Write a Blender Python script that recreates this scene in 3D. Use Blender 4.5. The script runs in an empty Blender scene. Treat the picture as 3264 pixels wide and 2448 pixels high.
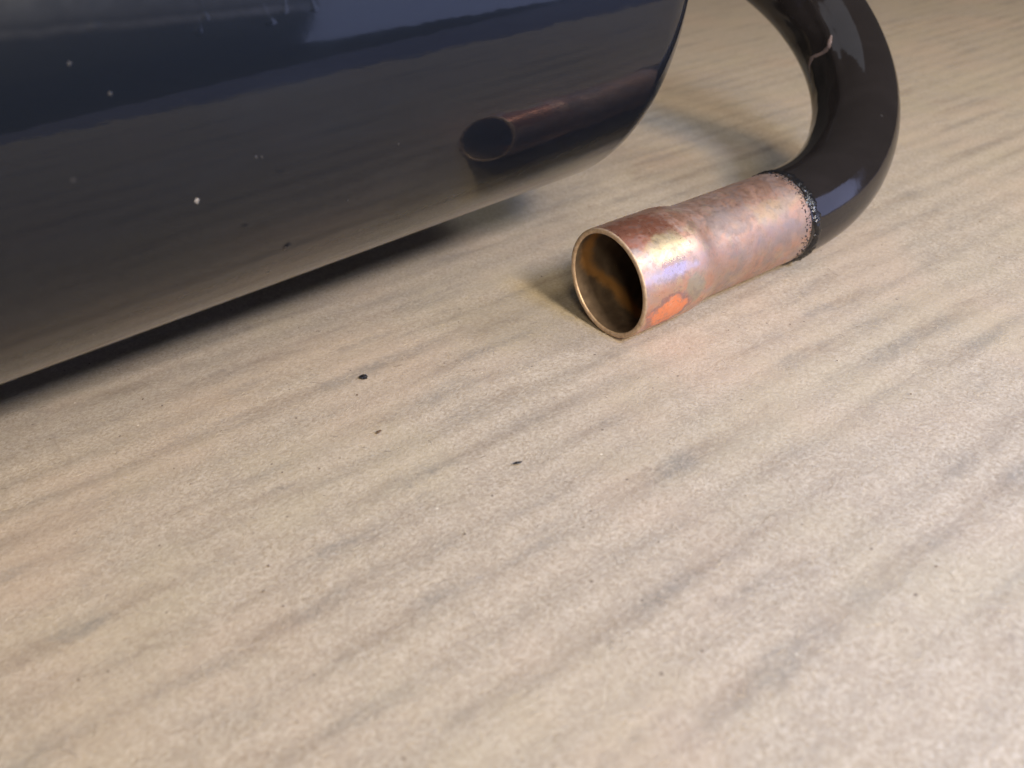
import bpy, bmesh, math, random
import numpy as np
from mathutils import Vector, Matrix, noise

random.seed(7)
scene = bpy.context.scene
col = scene.collection
PI = math.pi

# ------------------------------------------------------------------ frame of the place
# metres; the copper end lies along AX on the cardboard (z = 0), ACROSS points away from it towards the tank
TH = 0.571165848
AX = Vector((math.cos(TH), math.sin(TH), 0.0))
ACROSS = Vector((-math.sin(TH), math.cos(TH), 0.0))
UP = Vector((0, 0, 1))
ORIGIN = Vector((0.02197354, 0.16614129, 0.0))          # under the mouth of the copper end


def W(s, n, z=0.0):
    """along the copper end, across it, height -> world point"""
    return ORIGIN + AX * s + ACROSS * n + UP * z


# ------------------------------------------------------------------ camera
cam_d = bpy.data.cameras.new("camera")
cam = bpy.data.objects.new("camera", cam_d)
col.objects.link(cam)
_r = Vector((0.99649596, -0.04434822, -0.07091565))
_f = Vector((0.0, 0.84785889, -0.53022193))
_u = _r.cross(_f)
cam.matrix_world = Matrix(((_r.x, _u.x, -_f.x, 0.0), (_r.y, _u.y, -_f.y, 0.0), (_r.z, _u.z, -_f.z, 0.09310853), (0, 0, 0, 1)))
cam_d.lens = 4.15
cam_d.sensor_width = 4.953
cam_d.clip_start = 0.005
cam_d.clip_end = 50
cam_d.dof.use_dof = True
cam_d.dof.focus_distance = 0.178
cam_d.dof.aperture_fstop = 2.7
scene.camera = cam

# ------------------------------------------------------------------ light
scene.view_settings.view_transform = 'Standard'
scene.view_settings.look = 'None'
scene.view_settings.exposure = -0.27
scene.view_settings.gamma = 1.0
world = bpy.data.worlds.new("World")
scene.world = world
world.use_nodes = True
bg = world.node_tree.nodes['Background']
bg.inputs['Color'].default_value = (1.0, 0.90, 0.82, 1)
bg.inputs['Strength'].default_value = 0.06


def area(name, loc, target, size, power, color, size_y=None):
    l = bpy.data.lights.new(name, 'AREA')
    l.energy = power
    l.color = color
    l.size = size
    if size_y:
        l.shape = 'RECTANGLE'
        l.size_y = size_y
    o = bpy.data.objects.new(name, l)
    col.objects.link(o)
    o.location = loc
    o.rotation_euler = (Vector(target) - Vector(loc)).to_track_quat('-Z', 'Y').to_euler()
    return o


area("bench_lamp", W(-0.05, -0.34, 0.255), W(0.02, 0.02), 0.055, 1.12, (0.98, 0.96, 0.84))
area("warm_fill_top", W(-0.15, -0.75, 1.00), W(0, 0), 0.20, 4.0, (1.0, 0.83, 0.59))  # added fill from high in front, no known source there
area("warm_lamp", W(-0.56, -0.92, 0.66), W(0.05, 0.1), 0.16, 6.5, (1.0, 0.82, 0.56))
area("warm_fill_low", W(-0.14, -1.00, 0.70), W(0, 0), 0.16, 10.5, (1.0, 0.70, 0.38))  # added warm fill to brighten the far cardboard, not a known lamp
area("inspection_lamp", W(0.010, -0.185, 0.165), W(0, 0), 0.034, 0.40, (0.16, 0.38, 1.0))
area("daylight_lamp", W(0.220, -0.260, 0.260), W(0.15, -0.05), 0.090, 0.75, (0.92, 0.92, 0.90))
area("window_light", W(0.68, -0.73, 0.09), W(0.0, 0.0, 0.06), 0.79, 3.8, (0.48, 0.56, 1.0), 0.72)
area("ceiling_light", W(-0.08, -0.25, 1.30), W(0, 0), 1.0, 2.0, (0.80, 0.86, 1.0), 0.8)


# ------------------------------------------------------------------ helpers
def tag(o, label=None, cat=None, kind=None, group=None):
    if label: o['label'] = label
    if cat: o['category'] = cat
    if kind: o['kind'] = kind
    if group: o['group'] = group
    return o


def link_mesh(name, verts, faces, mat, parent=None, smooth=True, mw=None):
    me = bpy.data.meshes.new(name)
    me.from_pydata([tuple(v) for v in verts], [], faces)
    me.validate()
    me.update()
    if smooth:
        me.polygons.foreach_set('use_smooth', [True] * len(me.polygons))
    me.materials.append(mat)
    o = bpy.data.objects.new(name, me)
    col.objects.link(o)
    if mw is not None:
        o.matrix_world = mw
    if parent is not None:
        o.parent = parent
        o.matrix_parent_inverse = parent.matrix_world.inverted()
    return o


class NT:
    """tiny node-graph builder"""
    def __init__(self, name):
        self.m = bpy.data.materials.new(name)
        self.m.use_nodes = True
        self.t = self.m.node_tree
        self.p = self.t.nodes['Principled BSDF']
        self.co = self.t.nodes.new('ShaderNodeTexCoord').outputs['Object']

    def lk(self, a, b):
        if isinstance(a, (int, float)):
            b.default_value = a
        elif isinstance(a, tuple):
            b.default_value = a if len(a) == len(b.default_value) else a + (1,)
        else:
            self.t.links.new(a, b)

    def scale(self, v, s):
        n = self.t.nodes.new('ShaderNodeVectorMath'); n.operation = 'MULTIPLY'
        self.lk(v, n.inputs[0]); n.inputs[1].default_value = s if isinstance(s, tuple) else (s, s, s)
        return n.outputs[0]

    def vadd(self, v, w):
        n = self.t.nodes.new('ShaderNodeVectorMath'); n.operation = 'ADD'
        self.lk(v, n.inputs[0]); self.lk(w, n.inputs[1])
        return n.outputs[0]

    def noise(self, v, s=1.0, detail=3.0, rough=0.5, dist=0.0, color=False):
        n = self.t.nodes.new('ShaderNodeTexNoise')
        self.lk(v, n.inputs['Vector']); n.inputs['Scale'].default_value = s
        n.inputs['Detail'].default_value = detail; n.inputs['Roughness'].default_value = rough
        n.inputs['Distortion'].default_value = dist
        return n.outputs['Color'] if color else n.outputs['Fac']

    def voronoi(self, v, s=1.0, rnd=1.0, out='Distance'):
        n = self.t.nodes.new('ShaderNodeTexVoronoi')
        self.lk(v, n.inputs['Vector']); n.inputs['Scale'].default_value = s
        n.inputs['Randomness'].default_value = rnd
        return n.outputs[out]

    def math(self, op, a, b=0.0, c=0.0):
        n = self.t.nodes.new('ShaderNodeMath'); n.operation = op
        self.lk(a, n.inputs[0]); self.lk(b, n.inputs[1]); self.lk(c, n.inputs[2])
        return n.outputs[0]

    def sep(self, v):
        n = self.t.nodes.new('ShaderNodeSeparateXYZ'); self.lk(v, n.inputs[0])
        return n.outputs

    def comb(self, x, y, z):
        n = self.t.nodes.new('ShaderNodeCombineXYZ')
        for i, a in enumerate((x, y, z)): self.lk(a, n.inputs[i])
        return n.outputs[0]

    def rng(self, v, a, b, c=0.0, d=1.0, smooth=True):
        n = self.t.nodes.new('ShaderNodeMapRange')
        n.interpolation_type = 'SMOOTHSTEP' if smooth else 'LINEAR'
        self.lk(v, n.inputs['Value'])
        n.inputs['From Min'].default_value = a; n.inputs['From Max'].default_value = b
        n.inputs['To Min'].default_value = c; n.inputs['To Max'].default_value = d
        return n.outputs[0]

    def mix(self, f, a, b, blend='MIX'):
        n = self.t.nodes.new('ShaderNodeMix'); n.data_type = 'RGBA'; n.blend_type = blend
        self.lk(f, n.inputs[0]); self.lk(a, n.inputs[6]); self.lk(b, n.inputs[7])
        return n.outputs[2]

    def ramp(self, f, stops):
        n = self.t.nodes.new('ShaderNodeValToRGB')
        e = n.color_ramp.elements
        while len(e) < len(stops): e.new(0.5)
        for x, (p, c) in zip(e, stops):
            x.position = p; x.color = c + (1,)
        self.lk(f, n.inputs[0])
        return n.outputs[0]

    def bump(self, h, dist, strength=1.0, normal=None):
        n = self.t.nodes.new('ShaderNodeBump')
        self.lk(h, n.inputs['Height']); n.inputs['Distance'].default_value = dist
        n.inputs['Strength'].default_value = strength
        if normal is not None: self.lk(normal, n.inputs['Normal'])
        return n.outputs[0]

    def set(self, **k):
        names = dict(color='Base Color', rough='Roughness', metal='Metallic', ior='IOR', normal='Normal', spec='Specular IOR Level',
                     coat='Coat Weight', coat_rough='Coat Roughness', sheen='Sheen Weight')
        for a, v in k.items():
            self.lk(v, self.p.inputs[names[a]])
        return self.m


FLUTE = 0.0096          # pitch of the corrugation


# ------------------------------------------------------------------ materials
def mat_cardboard():
    g = NT("kraft_paper")
    mm = g.scale(g.co, 1000.0)
    x, y, z = g.sep(mm)
    warp = g.noise(g.scale(mm, (0.02, 0.05, 0.02)), 1, 2)
    yy = g.math('ADD', y, g.math('MULTIPLY', g.math('SUBTRACT', warp, 0.5), 1.2))
    fine = g.noise(mm, 1.5, 5, 0.72)
    fibre = g.noise(g.scale(g.vadd(mm, g.scale(g.noise(mm, 0.25, 2, color=True), 3.0)), (1.3, 1.5, 1.0)), 1.0, 5, 0.7)
    mid = g.noise(mm, 0.30, 5, 0.68)
    big = g.noise(mm, 0.020, 3, 0.55)
    big2 = g.noise(g.vadd(mm, (311.0, 97.0, 0.0)), 0.028, 3, 0.55)
    c = g.ramp(fine, [(0.30, (0.285, 0.234, 0.168)), (0.48, (0.415, 0.354, 0.279)), (0.68, (0.54, 0.485, 0.402))])
    c = g.mix(g.rng(fibre, 0.55, 0.75, 0, 0.45), c, (0.66, 0.58, 0.46))
    c = g.mix(g.rng(fibre, 0.45, 0.26, 0, 0.5), c, (0.29, 0.23, 0.165))
    c = g.mix(g.rng(mid, 0.46, 0.66, 0, 0.50), c, (0.345, 0.295, 0.235))
    c = g.mix(g.rng(big, 0.45, 0.68, 0, 0.40), c, (0.50, 0.385, 0.29))
    c = g.mix(g.rng(big2, 0.46, 0.68, 0, 0.35), c, (0.44, 0.385, 0.27))
    # dirt rubbed into the furrows between the flutes, broken up along their length
    ph = g.math('FRACT', g.math('DIVIDE', yy, FLUTE * 1000))
    pulse = g.math('ABSOLUTE', g.math('SUBTRACT', ph, 0.5))
    wob = g.math('MULTIPLY', g.math('SUBTRACT', g.noise(mm, 0.40, 6, 0.78), 0.5), 0.75)
    pulse = g.rng(g.math('ADD', pulse, wob), 0.47, 0.10)
    runs = g.noise(g.vadd(g.scale(mm, (0.024, 0.125, 0.1)), (4.3, 1.7, 0)), 1.0, 4, 0.62)
    runs = g.rng(runs, 0.44, 0.70, 0.12, 1.0)
    grit = g.rng(g.noise(mm, 1.1, 4, 0.7), 0.30, 0.62)
    streak = g.math('MULTIPLY', g.math('MULTIPLY', pulse, runs), g.math('ADD', g.math('MULTIPLY', grit, 0.65), 0.32))
    blue = g.rng(g.noise(mm, 0.06, 2), 0.42, 0.6)
    sc = g.mix(blue, (0.200, 0.155, 0.118), (0.150, 0.148, 0.142))
    c = g.mix(g.math('MULTIPLY', streak, 0.60), c, sc)
    smudge = g.rng(g.noise(g.vadd(g.scale(mm, (0.035, 0.06, 0.05)), (9.0, 2.0, 0)), 1.0, 5, 0.7), 0.58, 0.74)
    c = g.mix(g.math('MULTIPLY', g.math('MULTIPLY', smudge, grit), 0.5), c, (0.22, 0.165, 0.12))
    # sparse dark and pale flecks in the pulp
    v = g.voronoi(g.vadd(mm, g.scale(g.noise(mm, 1.5, 2, color=True), 0.5)), 0.30)
    pick = g.sep(g.voronoi(g.vadd(mm, g.scale(g.noise(mm, 1.5, 2, color=True), 0.5)), 0.30, out='Color'))
    f1 = g.math('MULTIPLY', g.rng(v, 0.10, 0.05), g.rng(pick[0], 0.80, 0.84))
    c = g.mix(g.math('MULTIPLY', f1, 0.7), c, (0.09, 0.06, 0.045))
    v2 = g.voronoi(g.vadd(mm, (57.0, 13.0, 0)), 0.16)
    p2 = g.sep(g.voronoi(g.vadd(mm, (57.0, 13.0, 0)), 0.16, out='Color'))
    f2 = g.math('MULTIPLY', g.rng(v2, 0.045, 0.02), g.rng(p2[1], 0.72, 0.76))
    c = g.mix(g.math('MULTIPLY', f2, 0.8), c, (0.80, 0.74, 0.62))
    h = g.math('ADD', g.math('MULTIPLY', fine, 0.6), g.math('MULTIPLY', fibre, 0.6))
    n = g.bump(h, 0.00030, 0.9)
    return g.set(color=c, rough=0.88, spec=0.25, normal=n, sheen=0.08)


def mat_black(name, tint=(0.005, 0.005, 0.008), dust=0.6, tank=False):
    g = NT(name)
    mm = g.scale(g.co, 1000.0)
    film = g.noise(g.scale(mm, (0.03, 0.09, 0.09)), 1, 4, 0.6)
    v = g.voronoi(mm, 0.11)
    p = g.sep(g.voronoi(mm, 0.11, out='Color'))
    fl = g.math('MULTIPLY', g.rng(v, 0.07, 0.03), g.rng(p[0], 0.78, 0.82))
    v2 = g.voronoi(g.vadd(mm, (31.0, 7.0, 9.0)), 0.45)
    p2 = g.sep(g.voronoi(g.vadd(mm, (31.0, 7.0, 9.0)), 0.45, out='Color'))
    fl2 = g.math('MULTIPLY', g.rng(v2, 0.08, 0.03), g.rng(p2[0], 0.86, 0.9))
    dustf = g.math('MAXIMUM', fl, g.math('MULTIPLY', fl2, 0.6))
    if tank:                                   # a dusty tide line along the flank
        X, Y, Z = g.sep(mm)
        line = g.math('ADD', g.math('MULTIPLY', g.math('ADD', X, 127.0), -0.095), g.math('ADD', 0.6, g.math('MULTIPLY', g.noise(g.scale(mm, (0.12, 0.05, 0.05)), 1, 4, 0.7), 1.2)))
        off = g.math('SUBTRACT', Z, line)
        left = g.rng(X, -112.0, -124.0)
        tide = g.math('MULTIPLY', g.rng(g.math('ABSOLUTE', off), 0.9, 0.1), 0.55)
        tide = g.math('ADD', tide, g.rng(off, -0.6, 2.0, 0.0, 0.55))
        tide = g.math('MULTIPLY', g.math('MULTIPLY', tide, left), g.rng(g.noise(mm, 0.35, 5, 0.7), 0.25, 0.65, 0.55, 0.8))
        dustf = g.math('MAXIMUM', dustf, tide)
    c = g.mix(g.rng(film, 0.40, 0.75, 0, 0.35), tint, tuple(v * 1.7 + 0.001 for v in tint))
    c = g.mix(g.math('MULTIPLY', dustf, 0.028 * dust), c, (0.40, 0.37, 0.34))
    r = g.rng(film, 0.3, 0.75, 0.05, 0.13)
    r = g.math('ADD', r, g.math('MULTIPLY', dustf, 0.35))
    peel = g.noise(mm, 0.28, 2, 0.5)
    dirt = g.noise(mm, 1.4, 3, 0.6)
    n = g.bump(peel, 0.00012, 0.30)
    n = g.bump(dirt, 0.00003, 0.15, n)
    if tank:
        g.p.inputs['Coat IOR'].default_value = 1.43
        g.set(coat=1.0, coat_rough=g.math('ADD', g.rng(film, 0.35, 0.75, 0.045, 0.085), g.math('MULTIPLY', dustf, 0.35)))
        g.lk(g.bump(g.noise(mm, 0.22, 2, 0.5), 0.00010, 0.22), g.p.inputs['Coat Normal'])
        return g.set(color=c, rough=0.46, ior=1.5, spec=0.10, normal=n)
    return g.set(color=c, rough=r, ior=1.52, normal=n)


def blob(g, s, a, s0, a0, ds, da, warp):
    """soft-edged patch on the tube at (length mm, angle rad)"""
    u = g.math('DIVIDE', g.math('SUBTRACT', s, s0), ds)
    v = g.math('DIVIDE', g.math('SUBTRACT', a, a0), da)
    d = g.math('SQRT', g.math('ADD', g.math('MULTIPLY', u, u), g.math('MULTIPLY', v, v)))
    return g.math('ADD', d, warp)


def mat_copper():
    g = NT("heat_stained_copper")
    mm = g.scale(g.co, 1000.0)
    x, y, z = g.sep(mm)
    # local frame: x along the tube, y across (away), z up; angle 0 = facing -y, + = up
    a = g.math('ARCTAN2', z, g.math('MULTIPLY', y, -1.0))
    n1 = g.noise(mm, 0.16, 5, 0.62, 0.6)
    n2 = g.noise(g.vadd(mm, (40.0, 11.0, 3.0)), 0.24, 5, 0.65, 0.8)
    n3 = g.noise(mm, 0.9, 6, 0.75)
    n5 = g.noise(g.vadd(mm, (3.0, 21.0, 60.0)), 0.42, 7, 0.72, 0.4)
    n4 = g.noise(g.vadd(mm, (7.0, 80.0, 3.0)), 0.12, 4, 0.6, 1.0)
    w = g.math('MULTIPLY', g.math('SUBTRACT', g.noise(mm, 0.35, 4, 0.6), 0.5), 1.6)
    c = g.ramp(n1, [(0.28, (0.54, 0.28, 0.19)), (0.42, (0.66, 0.38, 0.27)), (0.55, (0.62, 0.42, 0.33)), (0.72, (0.55, 0.42, 0.38))])
    c = g.mix(g.rng(n2, 0.52, 0.62, 0, 0.55), c, (0.68, 0.53, 0.34))          # straw yellow
    c = g.mix(g.rng(n4, 0.55, 0.66, 0, 0.55), c, (0.46, 0.40, 0.40))            # grey purple
    c = g.mix(g.rng(n2, 0.44, 0.36, 0, 0.35), c, (0.66, 0.33, 0.20))            # redder copper
    # the places the heat marked
    c = g.mix(g.rng(blob(g, x, a, 5.0, 1.30, 9, 0.42, w), 1.15, 0.75, 0, 0.8), c, (0.42, 0.15, 0.085))   # red band, top of socket
    c = g.mix(g.rng(blob(g, x, a, 9.0, 0.78, 5.5, 0.30, w), 1.15, 0.6, 0, 0.85), c, (0.66, 0.55, 0.33))   # brassy patch
    c = g.mix(g.rng(blob(g, x, a, 8.0, 0.34, 8.0, 0.12, w), 1.2, 0.6, 0, 0.7), c, (0.66, 0.56, 0.62))     # pale violet
    c = g.mix(g.rng(blob(g, x, a, 29.0, 0.85, 7.0, 0.35, w), 1.15, 0.8, 0, 0.75), c, (0.33, 0.265, 0.245)) # grey behind shoulder
    c = g.mix(g.rng(blob(g, x, a, 42.0, 0.75, 6.0, 0.22, w), 1.15, 0.8, 0, 0.7), c, (0.60, 0.44, 0.26))
    c = g.mix(g.rng(blob(g, x, a, 44.0, 1.35, 16.0, 0.38, w), 1.15, 0.6, 0, 0.6), c, (0.40, 0.20, 0.13))
    c = g.mix(g.rng(blob(g, x, a, 40.0, 0.20, 14.0, 0.30, w), 1.2, 0.6, 0, 0.6), c, (0.46, 0.34, 0.32))
    c = g.mix(g.rng(blob(g, x, a, 14.5, -0.10, 2.6, 0.30, w), 1.2, 0.8, 0, 0.8), c, (0.45, 0.42, 0.33))   # greenish grey
    tub = g.rng(x, 20.0, 26.0)
    m1 = g.noise(g.vadd(mm, (90.0, 5.0, 33.0)), 0.20, 5, 0.6, 1.2)
    c = g.mix(g.math('MULTIPLY', tub, g.rng(m1, 0.50, 0.58, 0, 0.42)), c, (0.36, 0.33, 0.33))
    c = g.mix(g.math('MULTIPLY', tub, g.rng(m1, 0.46, 0.38, 0, 0.38)), c, (0.60, 0.36, 0.23))
    fresh = g.rng(blob(g, x, a, 7.6, -0.44, 5.6, 0.34, g.math('MULTIPLY', w, 0.8)), 1.06, 0.80)
    edge = g.rng(blob(g, x, a, 7.6, -0.44, 6.5, 0.42, g.math('MULTIPLY', w, 0.55)), 1.05, 0.9)
    c = g.mix(g.math('MULTIPLY', edge, 0.6), c, (0.36, 0.20, 0.22))
    c = g.mix(g.math('MULTIPLY', fresh, g.rng(n3, 0.25, 0.5, 0.7, 1.0)), c, (0.80, 0.27, 0.12))
    c = g.mix(g.rng(n5, 0.52, 0.60, 0, 0.42), c, (0.30, 0.235, 0.215))         # dull film with crisp edges
    c = g.mix(g.rng(n5, 0.44, 0.36, 0, 0.35), c, (0.74, 0.52, 0.40))
    c = g.mix(g.rng(n3, 0.54, 0.72, 0, 0.38), c, (0.22, 0.145, 0.12))
    scr = g.noise(g.scale(mm, (0.25, 5.0, 5.0)), 1.0, 3, 0.6)
    c = g.mix(g.rng(scr, 0.60, 0.74, 0, 0.30), c, (0.30, 0.21, 0.18))
    c = g.mix(g.rng(x, 14.0, 24.0, 0, 0.42), c, (0.27, 0.205, 0.178))
    # overspray of black paint thickening towards the painted part
    near = g.rng(x, 47.5, 54.5, 0.0, 1.0, False)
    near = g.math('MULTIPLY', near, g.rng(a, -0.4, 1.1, 0.45, 1.0))
    near = g.math('POWER', near, 1.7)
    sp = g.noise(mm, 4.5, 2, 0.6)
    spray = g.rng(g.math('ADD', sp, g.math('MULTIPLY', near, 0.42)), 0.70, 0.80)
    sv = g.voronoi(mm, 1.6)
    pk = g.sep(g.voronoi(mm, 1.6, out='Color'))
    dots = g.math('MULTIPLY', g.rng(sv, 0.18, 0.08), g.rng(pk[0], 0.90, 0.94))
    dots = g.math('MULTIPLY', dots, g.rng(x, 18, 50, 0.0, 0.7))
    blk = g.math('MAXIMUM', spray, dots)
    c = g.mix(g.math('MULTIPLY', near, 0.35), c, (0.10, 0.075, 0.065))
    c = g.mix(blk, c, (0.018, 0.016, 0.016))
    r = g.rng(n3, 0.25, 0.75, 0.26, 0.50)
    r = g.math('ADD', r, g.rng(n5, 0.48, 0.60, 0.0, 0.12))
    r = g.math('ADD', r, g.rng(n4, 0.45, 0.62, -0.04, 0.10))
    r = g.math('ADD', r, g.rng(x, 15.0, 25.0, 0.0, 0.17))
    for gx, ga, gl, gw in ((28.0, 0.42, 1.9, 0.13), (36.5, 0.62, 1.7, 0.11), (43.5, 0.72, 2.4, 0.09), (8.5, 0.40, 6.0, 0.20)):
        r = g.math('SUBTRACT', r, g.rng(blob(g, x, a, gx, ga, gl, gw, g.math('MULTIPLY', w, 0.7)), 1.3, 0.3, 0, 0.17))
    metal = g.math('SUBTRACT', 0.80, g.math('MULTIPLY', blk, 0.9))
    metal = g.math('SUBTRACT', metal, g.math('MULTIPLY', fresh, 0.35))
    h = g.math('ADD', g.math('MULTIPLY', n3, 0.5), g.math('MULTIPLY', g.noise(mm, 0.35, 3), 0.9))
    n = g.bump(h, 0.00012, 0.35)
    n = g.bump(blk, 0.00008, 0.5, n)
    return g.set(color=c, rough=r, metal=metal, normal=n)


def mat_bore():
    g = NT("oxidised_bore")
    mm = g.scale(g.co, 1000.0)
    x, y, z = g.sep(mm)
    n = g.noise(mm, 0.35, 5, 0.65)
    c = g.ramp(n, [(0.3, (0.12, 0.088, 0.066)), (0.55, (0.17, 0.125, 0.092)), (0.8, (0.23, 0.165, 0.11))])
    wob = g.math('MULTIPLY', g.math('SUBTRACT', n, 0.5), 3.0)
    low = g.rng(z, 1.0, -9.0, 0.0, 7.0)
    reflection_ring = g.rng(g.math('ABSOLUTE', g.math('SUBTRACT', g.math('SUBTRACT', g.math('ADD', x, wob), low), 3.6)), 2.8, 0.4)
    c = g.mix(g.math('MULTIPLY', reflection_ring, 0.6), c, (0.62, 0.30, 0.08))  # golden arc: reflection of lit surroundings painted into the bore colour
    v = g.voronoi(mm, 0.9)
    p = g.sep(g.voronoi(mm, 0.9, out='Color'))
    c = g.mix(g.math('MULTIPLY', g.math('MULTIPLY', g.rng(v, 0.16, 0.08), g.rng(p[0], 0.85, 0.9)), 0.5), c, (0.4, 0.36, 0.3))
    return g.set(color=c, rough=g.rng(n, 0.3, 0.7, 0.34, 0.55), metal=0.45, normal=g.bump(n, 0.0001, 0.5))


def mat_rim():
    g = NT("cut_copper_rim")
    mm = g.scale(g.co, 1000.0)
    n = g.noise(mm, 0.8, 4, 0.6)
    c = g.ramp(n, [(0.3, (0.36, 0.25, 0.17)), (0.6, (0.55, 0.42, 0.30)), (0.8, (0.66, 0.56, 0.43))])
    return g.set(color=c, rough=0.5, metal=0.45, normal=g.bump(n, 0.00008, 0.5))


def simple(name, color, rough, amount=0.25, s=0.6, bump=0.0):
    g = NT(name)
    mm = g.scale(g.co, 1000.0)
    n = g.noise(mm, s, 4, 0.6)
    c = g.mix(g.rng(n, 0.3, 0.7, 0, amount), color, tuple(min(1, v * 1.9 + 0.01) for v in color))
    k = dict(color=c, rough=rough)
    if bump: k['normal'] = g.bump(n, bump, 0.7)
    return g.set(**k)


M_card = mat_cardboard()
M_tank = mat_black("black_enamel_tank", tint=(0.0045, 0.0068, 0.0115), dust=1.0, tank=True)
M_pipe = mat_black("black_enamel_pipe", tint=(0.013, 0.0112, 0.0110), dust=0.5)
M_collar = simple("black_paint_edge", (0.007, 0.007, 0.008), 0.12, 0.2, 0.8, 0.0005)
M_copper = mat_copper()
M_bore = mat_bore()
M_rim = mat_rim()
M_bench = simple("navy_bench_cover", (0.055, 0.058, 0.125), 0.7, 0.3, 0.1)
M_floor = simple("pale_blue_floor", (0.42, 0.43, 0.55), 0.6, 0.15, 0.01)
M_chip = simple("black_paint_crumb", (0.012, 0.012, 0.015), 0.35, 0.4, 1.5, 0.0002)
M_brown = simple("brown_crumb", (0.10, 0.065, 0.04), 0.8, 0.3, 1.5, 0.0002)
M_scuff = simple("scuffed_primer", (0.115, 0.085, 0.078), 0.5, 0.3, 1.5, 0.0001)
M_grey = simple("grey_lint", (0.028, 0.028, 0.031), 0.7, 0.3, 1.5)
M_pale = simple("pale_lint", (0.22, 0.21, 0.20), 0.8, 0.3, 1.5)
M_fibre_l = simple("pale_fibre", (0.66, 0.55, 0.40), 0.8, 0.2, 1.0)
M_fibre_d = simple("dark_fibre", (0.10, 0.075, 0.055), 0.8, 0.2, 1.0)

# ------------------------------------------------------------------ the surface
CARD = Matrix.Translation(ORIGIN) @ Matrix.Rotation(TH, 4, 'Z')


def edge_n(s):
    return -0.1150 + 0.135 * (s + 0.035) if s > -0.035 else -0.1150 + 0.25 * (s + 0.035)


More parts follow.
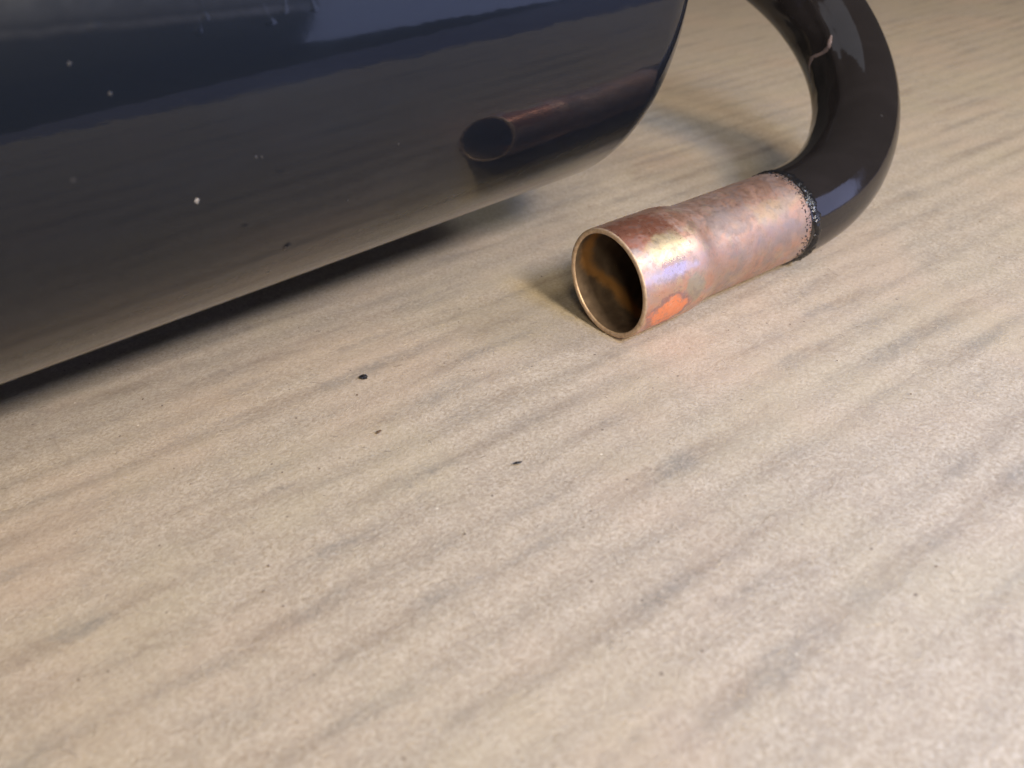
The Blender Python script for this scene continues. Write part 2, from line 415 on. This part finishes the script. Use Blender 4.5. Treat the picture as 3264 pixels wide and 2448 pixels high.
def build_cardboard():
    root = bpy.data.objects.new("cardboard_sheet", None)
    col.objects.link(root)
    root.matrix_world = CARD
    tag(root, "brown corrugated cardboard sheet with faint flute stripes under the tank", "cardboard")
    bpy.context.view_layer.update()
    ss = np.concatenate([np.linspace(-0.75, -0.20, 45, endpoint=False), np.linspace(-0.20, 0.20, 200, endpoint=False), np.linspace(0.20, 0.95, 90)])
    tt = np.concatenate([np.linspace(0, 0.001, 4, endpoint=False), np.linspace(0.001, 0.28, 330, endpoint=False), np.linspace(0.28, 0.95, 120)])
    rs = np.random.RandomState(3)
    waves = [(rs.uniform(3, 60), rs.uniform(3, 60), rs.uniform(0, 6.28), rs.uniform(0.4, 1)) for _ in range(14)]
    V = []
    for i, s in enumerate(ss):
        e = edge_n(s)
        jag = 0.0052 * (noise.noise(Vector((s * 180, 0.3, 0))) + 0.7 * noise.noise(Vector((s * 700, 4.3, 0))) + 0.5 * noise.noise(Vector((s * 2000, 9.1, 0))))
        for t in tt:
            n = e + t + jag * max(0.0, 1 - t / 0.02)
            warp = 0.0005 * noise.noise(Vector((s * 14, n * 45, 5.5))) + 0.0006 * math.sin(s * 23 + n * 31) + 0.0004 * math.sin(s * 61 - n * 17 + 1.2)
            fl = 1 - 2 * (0.5 - 0.5 * math.cos((n + warp * 0.5) / FLUTE * 2 * PI))
            amp = 0.000085 * max(0.12, 0.80 + 1.1 * noise.noise(Vector((s * 7, n * 60, 1.7))) + 0.35 * noise.noise(Vector((s * 30, n * 150, 8.0))))
            z = amp * (fl - 1.0)
            for kx, ky, p, a in waves:
                z += 0.00004 * a * (math.sin(kx * s * 2 + ky * n * 2 + p) - 1)
            V.append((s, n, z))
    ns, nt = len(ss), len(tt)
    F = [(i * nt + j, (i + 1) * nt + j, (i + 1) * nt + j + 1, i * nt + j + 1) for i in range(ns - 1) for j in range(nt - 1)]
    # underside and edges
    b0 = len(V)
    for i in range(ns):
        V.append((ss[i], V[i * nt][1] + 0.0004, -0.0042))
        V.append((ss[i], V[i * nt + nt - 1][1], -0.0042))
    for i in range(ns - 1):
        F.append((i * nt, b0 + 2 * i, b0 + 2 * i + 2, (i + 1) * nt))
        F.append((i * nt + nt - 1, (i + 1) * nt + nt - 1, b0 + 2 * i + 3, b0 + 2 * i + 1))
        F.append((b0 + 2 * i, b0 + 2 * i + 1, b0 + 2 * i + 3, b0 + 2 * i + 2))
    F.append(tuple(range(nt)) + (b0 + 1, b0))
    F.append(tuple((ns - 1) * nt + j for j in range(nt - 1, -1, -1)) + (b0 + 2 * ns - 2, b0 + 2 * ns - 1))
    link_mesh("top_liner", V, F, M_card, root, True, CARD)
    # loose paper fibres lying on the liner and standing up from the torn edge
    for nm, mat, cnt, lo, hi, rad in (("pale_paper_fibre", M_fibre_l, 900, 0.0006, 0.0022, 0.000022), ("dark_paper_fibre", M_fibre_d, 260, 0.0005, 0.0020, 0.000026)):
        V, F = [], []
        for q in range(cnt):
            s = random.uniform(-0.13, 0.16); n = edge_n(s) + random.uniform(0.001, 0.22)
            L = random.uniform(lo, hi); an = random.uniform(0, 2 * PI); cv = random.uniform(-1.4, 1.4)
            px, py, pz = s, n, 0.00003
            k0 = len(V)
            up = random.uniform(0, 0.00025) if nm[0] == 'p' else 0.00004
            for m in range(5):
                r = rad * (1 - 0.12 * abs(m - 2))
                ca, sa = math.cos(an), math.sin(an)
                lift = up * math.sin(m / 4 * PI)
                V += [(px - sa * r, py + ca * r, pz + lift), (px + sa * r, py - ca * r, pz + lift), (px, py, pz + lift + 1.5 * r)]
                px += ca * L / 4; py += sa * L / 4; an += cv / 4
            for m in range(4):
                a = k0 + 3 * m
                for u, v in ((0, 1), (1, 2), (2, 0)):
                    F.append((a + u, a + v, a + 3 + v, a + 3 + u))
        o = link_mesh(nm, V, F, mat, root, True, CARD)
        o['kind'] = 'stuff'
    V, F = [], []
    for q in range(110):                                   # grit too small to pick out one by one
        s = random.uniform(-0.13, 0.14); n = edge_n(s) + random.uniform(0.004, 0.2)
        r = random.choice((0.00006, 0.00008, 0.0001, 0.00016)); k0 = len(V); el = random.uniform(1, 2.2); an = random.uniform(0, PI)
        V.append((s, n, r * 1.1))
        for m in range(6):
            b = 2 * PI * m / 6; rr = r * random.uniform(0.7, 1.25)
            u, v = rr * el * math.cos(b), rr * math.sin(b)
            V.append((s + u * math.cos(an) - v * math.sin(an), n + u * math.sin(an) + v * math.cos(an), -0.00008))
        for m in range(6):
            F.append((k0, k0 + 1 + m, k0 + 1 + (m + 1) % 6))
    o = link_mesh("grit", V, F, M_brown, root, True, CARD)
    o['kind'] = 'stuff'
    V, F = [], []
    for q in range(170):                                   # hairs of the torn edge
        s = random.uniform(-0.16, 0.22); n = edge_n(s)
        L = random.uniform(0.0015, 0.0068) * random.choice((0.5, 0.7, 1, 1.3)); an = random.uniform(-2.4, -0.7)
        r = random.uniform(0.00015, 0.0005); k0 = len(V)
        lz = random.uniform(-0.0006, 0.001)
        ca, sa = math.cos(an), math.sin(an)
        V += [(s - sa * r, n + ca * r + 0.0012, -0.0001), (s + sa * r, n - ca * r + 0.0012, -0.0001), (s, n + 0.0012, 0.0001), (s + ca * L, n + sa * L, lz)]
        F += [(k0, k0 + 1, k0 + 3), (k0 + 1, k0 + 2, k0 + 3), (k0 + 2, k0, k0 + 3), (k0, k0 + 2, k0 + 1)]
    o = link_mesh("torn_edge_hair", V, F, M_fibre_l, root, True, CARD)
    o['kind'] = 'stuff'
    return root


build_cardboard()


def slab(name, s0, s1, n0, n1, z0, z1, mat):
    V = [W(s, n, z) for z in (z0, z1) for s, n in ((s0, n0), (s1, n0), (s1, n1), (s0, n1))]
    F = [(3, 2, 1, 0), (4, 5, 6, 7), (0, 1, 5, 4), (1, 2, 6, 5), (2, 3, 7, 6), (3, 0, 4, 7)]
    return tag(link_mesh(name, V, F, mat, None, False), kind='structure')


slab("bench_top", -1.2, 1.4, -0.160, 1.1, -0.045, -0.0062, M_bench)
slab("floor", -4, 4, -4, 4, -0.80, -0.75, M_floor)

# ------------------------------------------------------------------ the tank with its pipe
RB, RT = 0.0123, 0.0111                 # socket and tube radius
RTANK = 0.0602
U0 = 0.0573                             # where the bend begins
tank_dir = (AX * math.cos(0.012) + ACROSS * math.sin(0.012)) * math.cos(0.037) + UP * math.sin(0.037)
TA = W(0.060, 0.0603, 0.0797)           # point on the tank axis
S_END, E_DOME = -0.0428, 0.0227

root = bpy.data.objects.new("receiver_tank", None)
col.objects.link(root)
root.location = W(0.0, 0.0603, 0.0)
tag(root, "glossy black steel tank with a bent black pipe ending in bare copper, lying on cardboard", "tank")
bpy.context.view_layer.update()


def frame(axis, origin):
    """local x along axis, z as near up as possible"""
    x = axis.normalized(); y = UP.cross(x).normalized(); z = x.cross(y)
    return Matrix(((x.x, y.x, z.x, origin.x), (x.y, y.y, z.y, origin.y), (x.z, y.z, z.z, origin.z), (0, 0, 0, 1)))


def lathe(profile, seg, close=False):
    V, F = [], []
    for (x, r) in profile:
        for k in range(seg):
            a = 2 * PI * k / seg
            V.append((x, -r * math.cos(a), r * math.sin(a)))
    m = len(profile)
    for i in range(m - 1 if not close else m):
        j = (i + 1) % m
        for k in range(seg):
            l = (k + 1) % seg
            F.append((i * seg + k, i * seg + l, j * seg + l, j * seg + k))
    return V, F


# shell: barrel and two pressed ends
LEN = 0.50
prof = []
for q in range(0, 33):
    t = PI / 2 * q / 32
    prof.append((S_END + E_DOME * math.sin(t), max(0.0004, RTANK * math.cos(t) ** 0.86)))
prof = prof[::-1]
prof += [(S_END - LEN * q / 40, RTANK) for q in range(1, 40)]
for q in range(0, 33):
    t = PI / 2 * q / 32
    prof.append((S_END - LEN - E_DOME * math.sin(t), max(0.0004, RTANK * math.cos(t) ** 0.86)))
V, F = lathe(prof, 160)
F.append(tuple(range(160)))
F.append(tuple((len(prof) - 1) * 160 + k for k in range(159, -1, -1)))
TM = frame(tank_dir, TA)
shell = link_mesh("tank_shell", V, F, M_tank, root, True, TM)



def on_shell(x, ang, lift=0.0):
    """millimetres along the shell, degrees above the near flank"""
    r = RTANK + lift
    a = math.radians(ang)
    return Vector((x / 1000, -r * math.cos(a), r * math.sin(a)))


def shell_blob(name, pts, mat, seg=10):
    """a low smooth bead run along (x mm, degrees, half width mm, height mm)"""
    V, F = [], []
    for (x, ang, hw, h) in pts:
        for k in range(seg):
            u = -1 + 2 * k / (seg - 1)
            V.append(on_shell(x + u * hw, ang, -0.00003 + h / 1000 * max(0.0, 1 - u * u) ** 0.8))
    for i in range(len(pts) - 1):
        for k in range(seg - 1):
            F.append((i * seg + k, i * seg + k + 1, (i + 1) * seg + k + 1, (i + 1) * seg + k))
    return link_mesh(name, V, F, mat, shell, True, TM)


for (x, bot, w) in ((-146.3, 2.2, 0.75), (-133.6, -0.6, 0.6), (-131.5, 0.9, 0.45), (-123.4, -1.4, 0.7), (-120.6, -0.4, 0.55), (-116.6, -0.9, 0.6)):
    P = []
    for q in range(19):
        u = q / 18
        ang = bot + 9 * (1 - u)
        ww = 1.5 * w * (0.45 + 0.25 * u + 0.35 * math.exp(-((u - 0.93) / 0.05) ** 2))
        hh = 0.010 + 0.025 * u + 0.035 * math.exp(-((u - 0.94) / 0.05) ** 2)
        if q in (0, 18): ww *= 0.2; hh = 0.0
        P.append((x + 0.5 * math.sin(u * 5 + x), ang, ww, hh))
    shell_blob("paint_run", P, M_tank)
for (x, ang, w, l, mat) in ((-139.4, -23.0, 0.45, 0.55, 'p'), (-147.0, -4.8, 0.30, 0.30, 'g'), (-150.5, -0.4, 0.30, 0.28, 'g'), (-129.3, -18.6, 0.22, 0.30, 'g'), (-128.4, -18.9, 0.16, 0.35, 'g'), (-124.9, -41.0, 0.55, 0.7, 'd'), (-104.0, -24.0, 0.16, 0.3, 'g'), (-113.5, -33.0, 0.12, 0.35, 'g')):
    P = [(x + random.uniform(-0.1, 0.1), ang + l * (1 - 2 * q / 4), w * (0.25, 0.8, 1.0, 0.6, 0.2)[q] * random.uniform(0.7, 1.3), 0.03 + 0.12 * (0, 0.7, 1, 0.8, 0)[q]) for q in range(5)]
    shell_blob("dark_fleck" if mat == 'd' else "pale_fleck", P, {'p': M_pale, 'g': M_grey, 'd': M_chip}[mat], 7)

# the bent pipe: straight run, half-turn bend, run into the end of the tank
DIST, ANG = 0.0962, 0.745
vdir = ACROSS * math.cos(ANG) + UP * math.sin(ANG)
R1, R2 = DIST / 2, 0.0543
C0 = W(U0, 0, RB)
path = []
S_PAINT = 0.0545
for q in range(5):
    path.append((W(S_PAINT - 0.0015 + (U0 - S_PAINT + 0.0015) * q / 5, 0, RB), AX))
NB = 96
for q in range(NB + 1):
    t = PI * q / NB
    p = C0 + vdir * (R1 - R1 * math.cos(t)) + AX * (R2 * math.sin(t))
    tg = (vdir * (R1 * math.sin(t)) + AX * (R2 * math.cos(t))).normalized()
    path.append((p, tg))
for q in range(1, 9):
    path.append((C0 + vdir * DIST - AX * (0.046 * q / 8), -AX))
knorm = AX.cross(vdir).normalized()


def pipe_relief(td, ad):
    """wrinkles the bending left on the inside of the bend (degrees round the bend, degrees round the pipe)"""
    inner = math.exp(-((ad - 176) / 30) ** 2) * math.exp(-((td - 78) / 38) ** 2)
    seam = math.exp(-((ad - 150 - 3 * math.sin(td / 9)) / 5.5) ** 2) * math.exp(-((td - 76) / 34) ** 2)
    w = noise.noise(Vector((td / 9, ad / 14, 0.5))) + 0.6 * noise.noise(Vector((td / 4, ad / 8, 3.1)))
    return inner * 0.00050 * w + seam * (0.00055 + 0.00045 * w) + 0.00003 * noise.noise(Vector((td / 12, ad / 25, 9)))


SEG = 72
V, F = [], []
for i, (p, tg) in enumerate(path):
    nrm = tg.cross(knorm).normalized()
    for k in range(SEG):
        a = 2 * PI * k / SEG
        td = min(180.0, max(0.0, (i - 5) * 180.0 / NB)); ad = math.degrees(a)
        r = RT + 0.00012 + pipe_relief(td, ad)
        V.append(p + nrm * (r * math.cos(a)) + knorm * (r * math.sin(a)))
for i in range(len(path) - 1):
    for k in range(SEG):
        l = (k + 1) % SEG
        F.append((i * SEG + k, (i + 1) * SEG + k, (i + 1) * SEG + l, i * SEG + l))
pipe = link_mesh("bent_pipe", V, F, M_pipe, root, True)


def pipe_surface(t, a, lift=0.0):
    """point on the bend: t = angle round the bend, a = angle round the pipe"""
    p = C0 + vdir * (R1 - R1 * math.cos(t)) + AX * (R2 * math.sin(t))
    tg = (vdir * (R1 * math.sin(t)) + AX * (R2 * math.cos(t))).normalized()
    nrm = tg.cross(knorm).normalized()
    r = RT + 0.00012 + pipe_relief(math.degrees(t), math.degrees(a)) + lift
    return p + nrm * (r * math.cos(a)) + knorm * (r * math.sin(a))


# a scuff where the paint has come off the inside of the bend
SC = [(77, 146, 0.10), (75, 149, 0.42), (73.5, 152, 0.62), (72.5, 157, 0.58), (72.5, 163, 0.42), (73, 170, 0.34), (74, 178, 0.36), (74.5, 186, 0.46), (73, 193, 0.34), (70, 197, 0.30), (67, 199, 0.08)]
V, F = [], []
for i, (td, ad, hw) in enumerate(SC):
    for k in range(5):
        u = -1 + k / 2
        V.append(pipe_surface(math.radians(td + u * hw * 2.5 + random.uniform(-0.12, 0.12)), math.radians(ad + u * 0.8), 0.00003 + 0.00010 * (1 - u * u)))
for i in range(len(SC) - 1):
    for k in range(4):
        F.append((i * 5 + k, i * 5 + k + 1, i * 5 + 6 + k, i * 5 + 5 + k))
link_mesh("paint_scuff", V, F, M_scuff, pipe, True)

# copper end: socket, shoulder, tube; outside, cut rim and bore
TUBE = frame(AX, W(0, 0, RB))
outer = [(0.00035, RB)] + [(0.0006 + 0.0152 * q / 12, RB) for q in range(13)]
for q in range(1, 17):
    u = q / 16
    sm = u * u * u * (u * (6 * u - 15) + 10)
    outer.append((0.0158 + 0.0085 * u, RB + (RT - RB) * sm))
outer += [(0.0243 + (0.0585 - 0.0243) * q / 24, RT) for q in range(1, 25)]
V, F = lathe(outer, 128)
V = [(x, y * (1 + 0.006 * noise.noise(Vector((x * 90, y * 60, z * 60)))), z * (1 + 0.006 * noise.noise(Vector((x * 90 + 5, y * 60, z * 60))))) for x, y, z in V]
copper = link_mesh("copper_end", V, F, M_copper, root, True, TUBE)
RI, RTI = RB - 0.00115, RT - 0.00105
rimp = [(0.00035, RB), (0.0001, RB - 0.00008), (0.0, RB - 0.0003), (0.0, RI + 0.0002), (0.00012, RI + 0.00003), (0.0004, RI)]
V, F = lathe(rimp, 128)
link_mesh("cut_rim", V, F, M_rim, copper, True, TUBE)
inner = [(0.0004 + 0.0162 * q / 10, RI) for q in range(11)]
for q in range(1, 13):
    u = q / 12
    sm = u * u * (3 - 2 * u)
    inner.append((0.0166 + 0.004 * u, RI + (RTI - RI) * sm))
inner += [(0.0206 + (0.0585 - 0.0206) * q / 12, RTI) for q in range(1, 13)]
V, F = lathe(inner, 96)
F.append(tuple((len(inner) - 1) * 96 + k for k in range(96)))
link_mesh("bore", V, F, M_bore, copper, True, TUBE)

# ragged thick edge where the black paint stops on the copper
prof_n = 12
V, F = [], []
SG = 240
for k in range(SG):
    a = 2 * PI * k / SG
    ca, sa = math.cos(a), math.sin(a)
    d = Vector((ca * 3.2, sa * 3.2, 0.0))
    rag = 0.0013 * noise.noise(d * 1.0) + 0.0011 * noise.noise(d * 3.1) + 0.0008 * noise.noise(d * 8)
    low = max(0.0, math.cos(a + 0.9))                # heavier run on the near lower side
    bl = max(0.0, math.cos(a - 0.15)) ** 6
    x0 = S_PAINT - 0.0015 + 0.8 * rag + 0.0010 * low
    x1 = S_PAINT + 0.0009 + 0.0020 * low + 0.001 * noise.noise(d * 2 + Vector((9, 0, 0)))
    hgt = 0.00010 + 0.00045 * low ** 3 + 0.00035 * bl + 0.00020 * abs(noise.noise(d * 4))
    for q in range(prof_n):
        u = q / (prof_n - 1)
        r = RT - 0.00010 + (hgt + 0.00018) * math.sin(PI * u) ** 0.6 + 0.00022 * noise.noise(Vector((ca * 14, sa * 14, u * 5))) + 0.00020 * noise.noise(Vector((ca * 34, sa * 34, u * 11)))
        if q in (0, prof_n - 1): r = RT - 0.0001
        V.append((x0 + (x1 - x0) * u, -r * ca, r * sa))
for k in range(SG):
    l = (k + 1) % SG
    for q in range(prof_n - 1):
        F.append((k * prof_n + q, l * prof_n + q, l * prof_n + q + 1, k * prof_n + q + 1))
link_mesh("paint_edge", V, F, M_collar, pipe, True, TUBE)

# beads of paint spattered in front of that edge
V, F = [], []
for q in range(520):
    a = random.uniform(0, 2 * PI)
    x = S_PAINT - 0.0016 - abs(random.gauss(0, 0.0011))
    r = random.choice((0.00008, 0.00011, 0.00015, 0.00022)) * (1 if x > S_PAINT - 0.005 else 0.6)
    k0 = len(V)
    V.append((x, -(RT + r * 0.8) * math.cos(a), (RT + r * 0.8) * math.sin(a)))
    for hh, rr in ((0.55, 0.75), (-0.05, 1.0)):
        for m in range(6):
            b = 2 * PI * m / 6
            da = rr * r * math.sin(b) / RT
            V.append((x + rr * r * math.cos(b), -(RT + r * hh) * math.cos(a + da), (RT + r * hh) * math.sin(a + da)))
    for m in range(6):
        l = (m + 1) % 6
        F.append((k0, k0 + 1 + m, k0 + 1 + l))
        F.append((k0 + 1 + m, k0 + 7 + m, k0 + 7 + l, k0 + 1 + l))
o = link_mesh("paint_spatter", V, F, M_collar, pipe, True, TUBE)
o['kind'] = 'stuff'


# ------------------------------------------------------------------ crumbs lying on the cardboard
def crumb(name, s, n, L, B, H, rot, mat, label, cat, seed, pts=10):
    bm = bmesh.new()
    bmesh.ops.create_icosphere(bm, subdivisions=2, radius=1)
    for v in bm.verts:
        k = 1 + 0.45 * noise.noise(v.co * 1.3 + Vector((seed, 0, 0))) + 0.25 * noise.noise(v.co * 3 + Vector((0, seed, 0)))
        v.co = Vector((v.co.x * L / 2 * k, v.co.y * B / 2 * k, max(-0.4, v.co.z) * H / 2 * k))
    me = bpy.data.meshes.new(name)
    bm.to_mesh(me); bm.free()
    me.materials.append(mat)
    o = bpy.data.objects.new(name, me)
    col.objects.link(o)
    o.location = W(s, n, H * 0.18)
    o.rotation_euler = (0, 0, TH + rot)
    return tag(o, label, cat)


crumb("paint_chip", -0.0500, 0.0207, 0.0017, 0.0019, 0.0006, 0.4, M_chip, "largest black paint crumb, on the cardboard between tank and lower left", "paint chip", 1.0)
crumb("paint_chip", -0.0424, -0.0249, 0.0016, 0.0006, 0.0003, -0.45, M_chip, "thin black paint sliver lying alone mid-cardboard", "paint chip", 5.0)
crumb("crumb", -0.0570, 0.0005, 0.0012, 0.0008, 0.0003, 0.3, M_brown, "small brown crumb on a dark streak below the largest paint crumb", "crumb", 9.0)
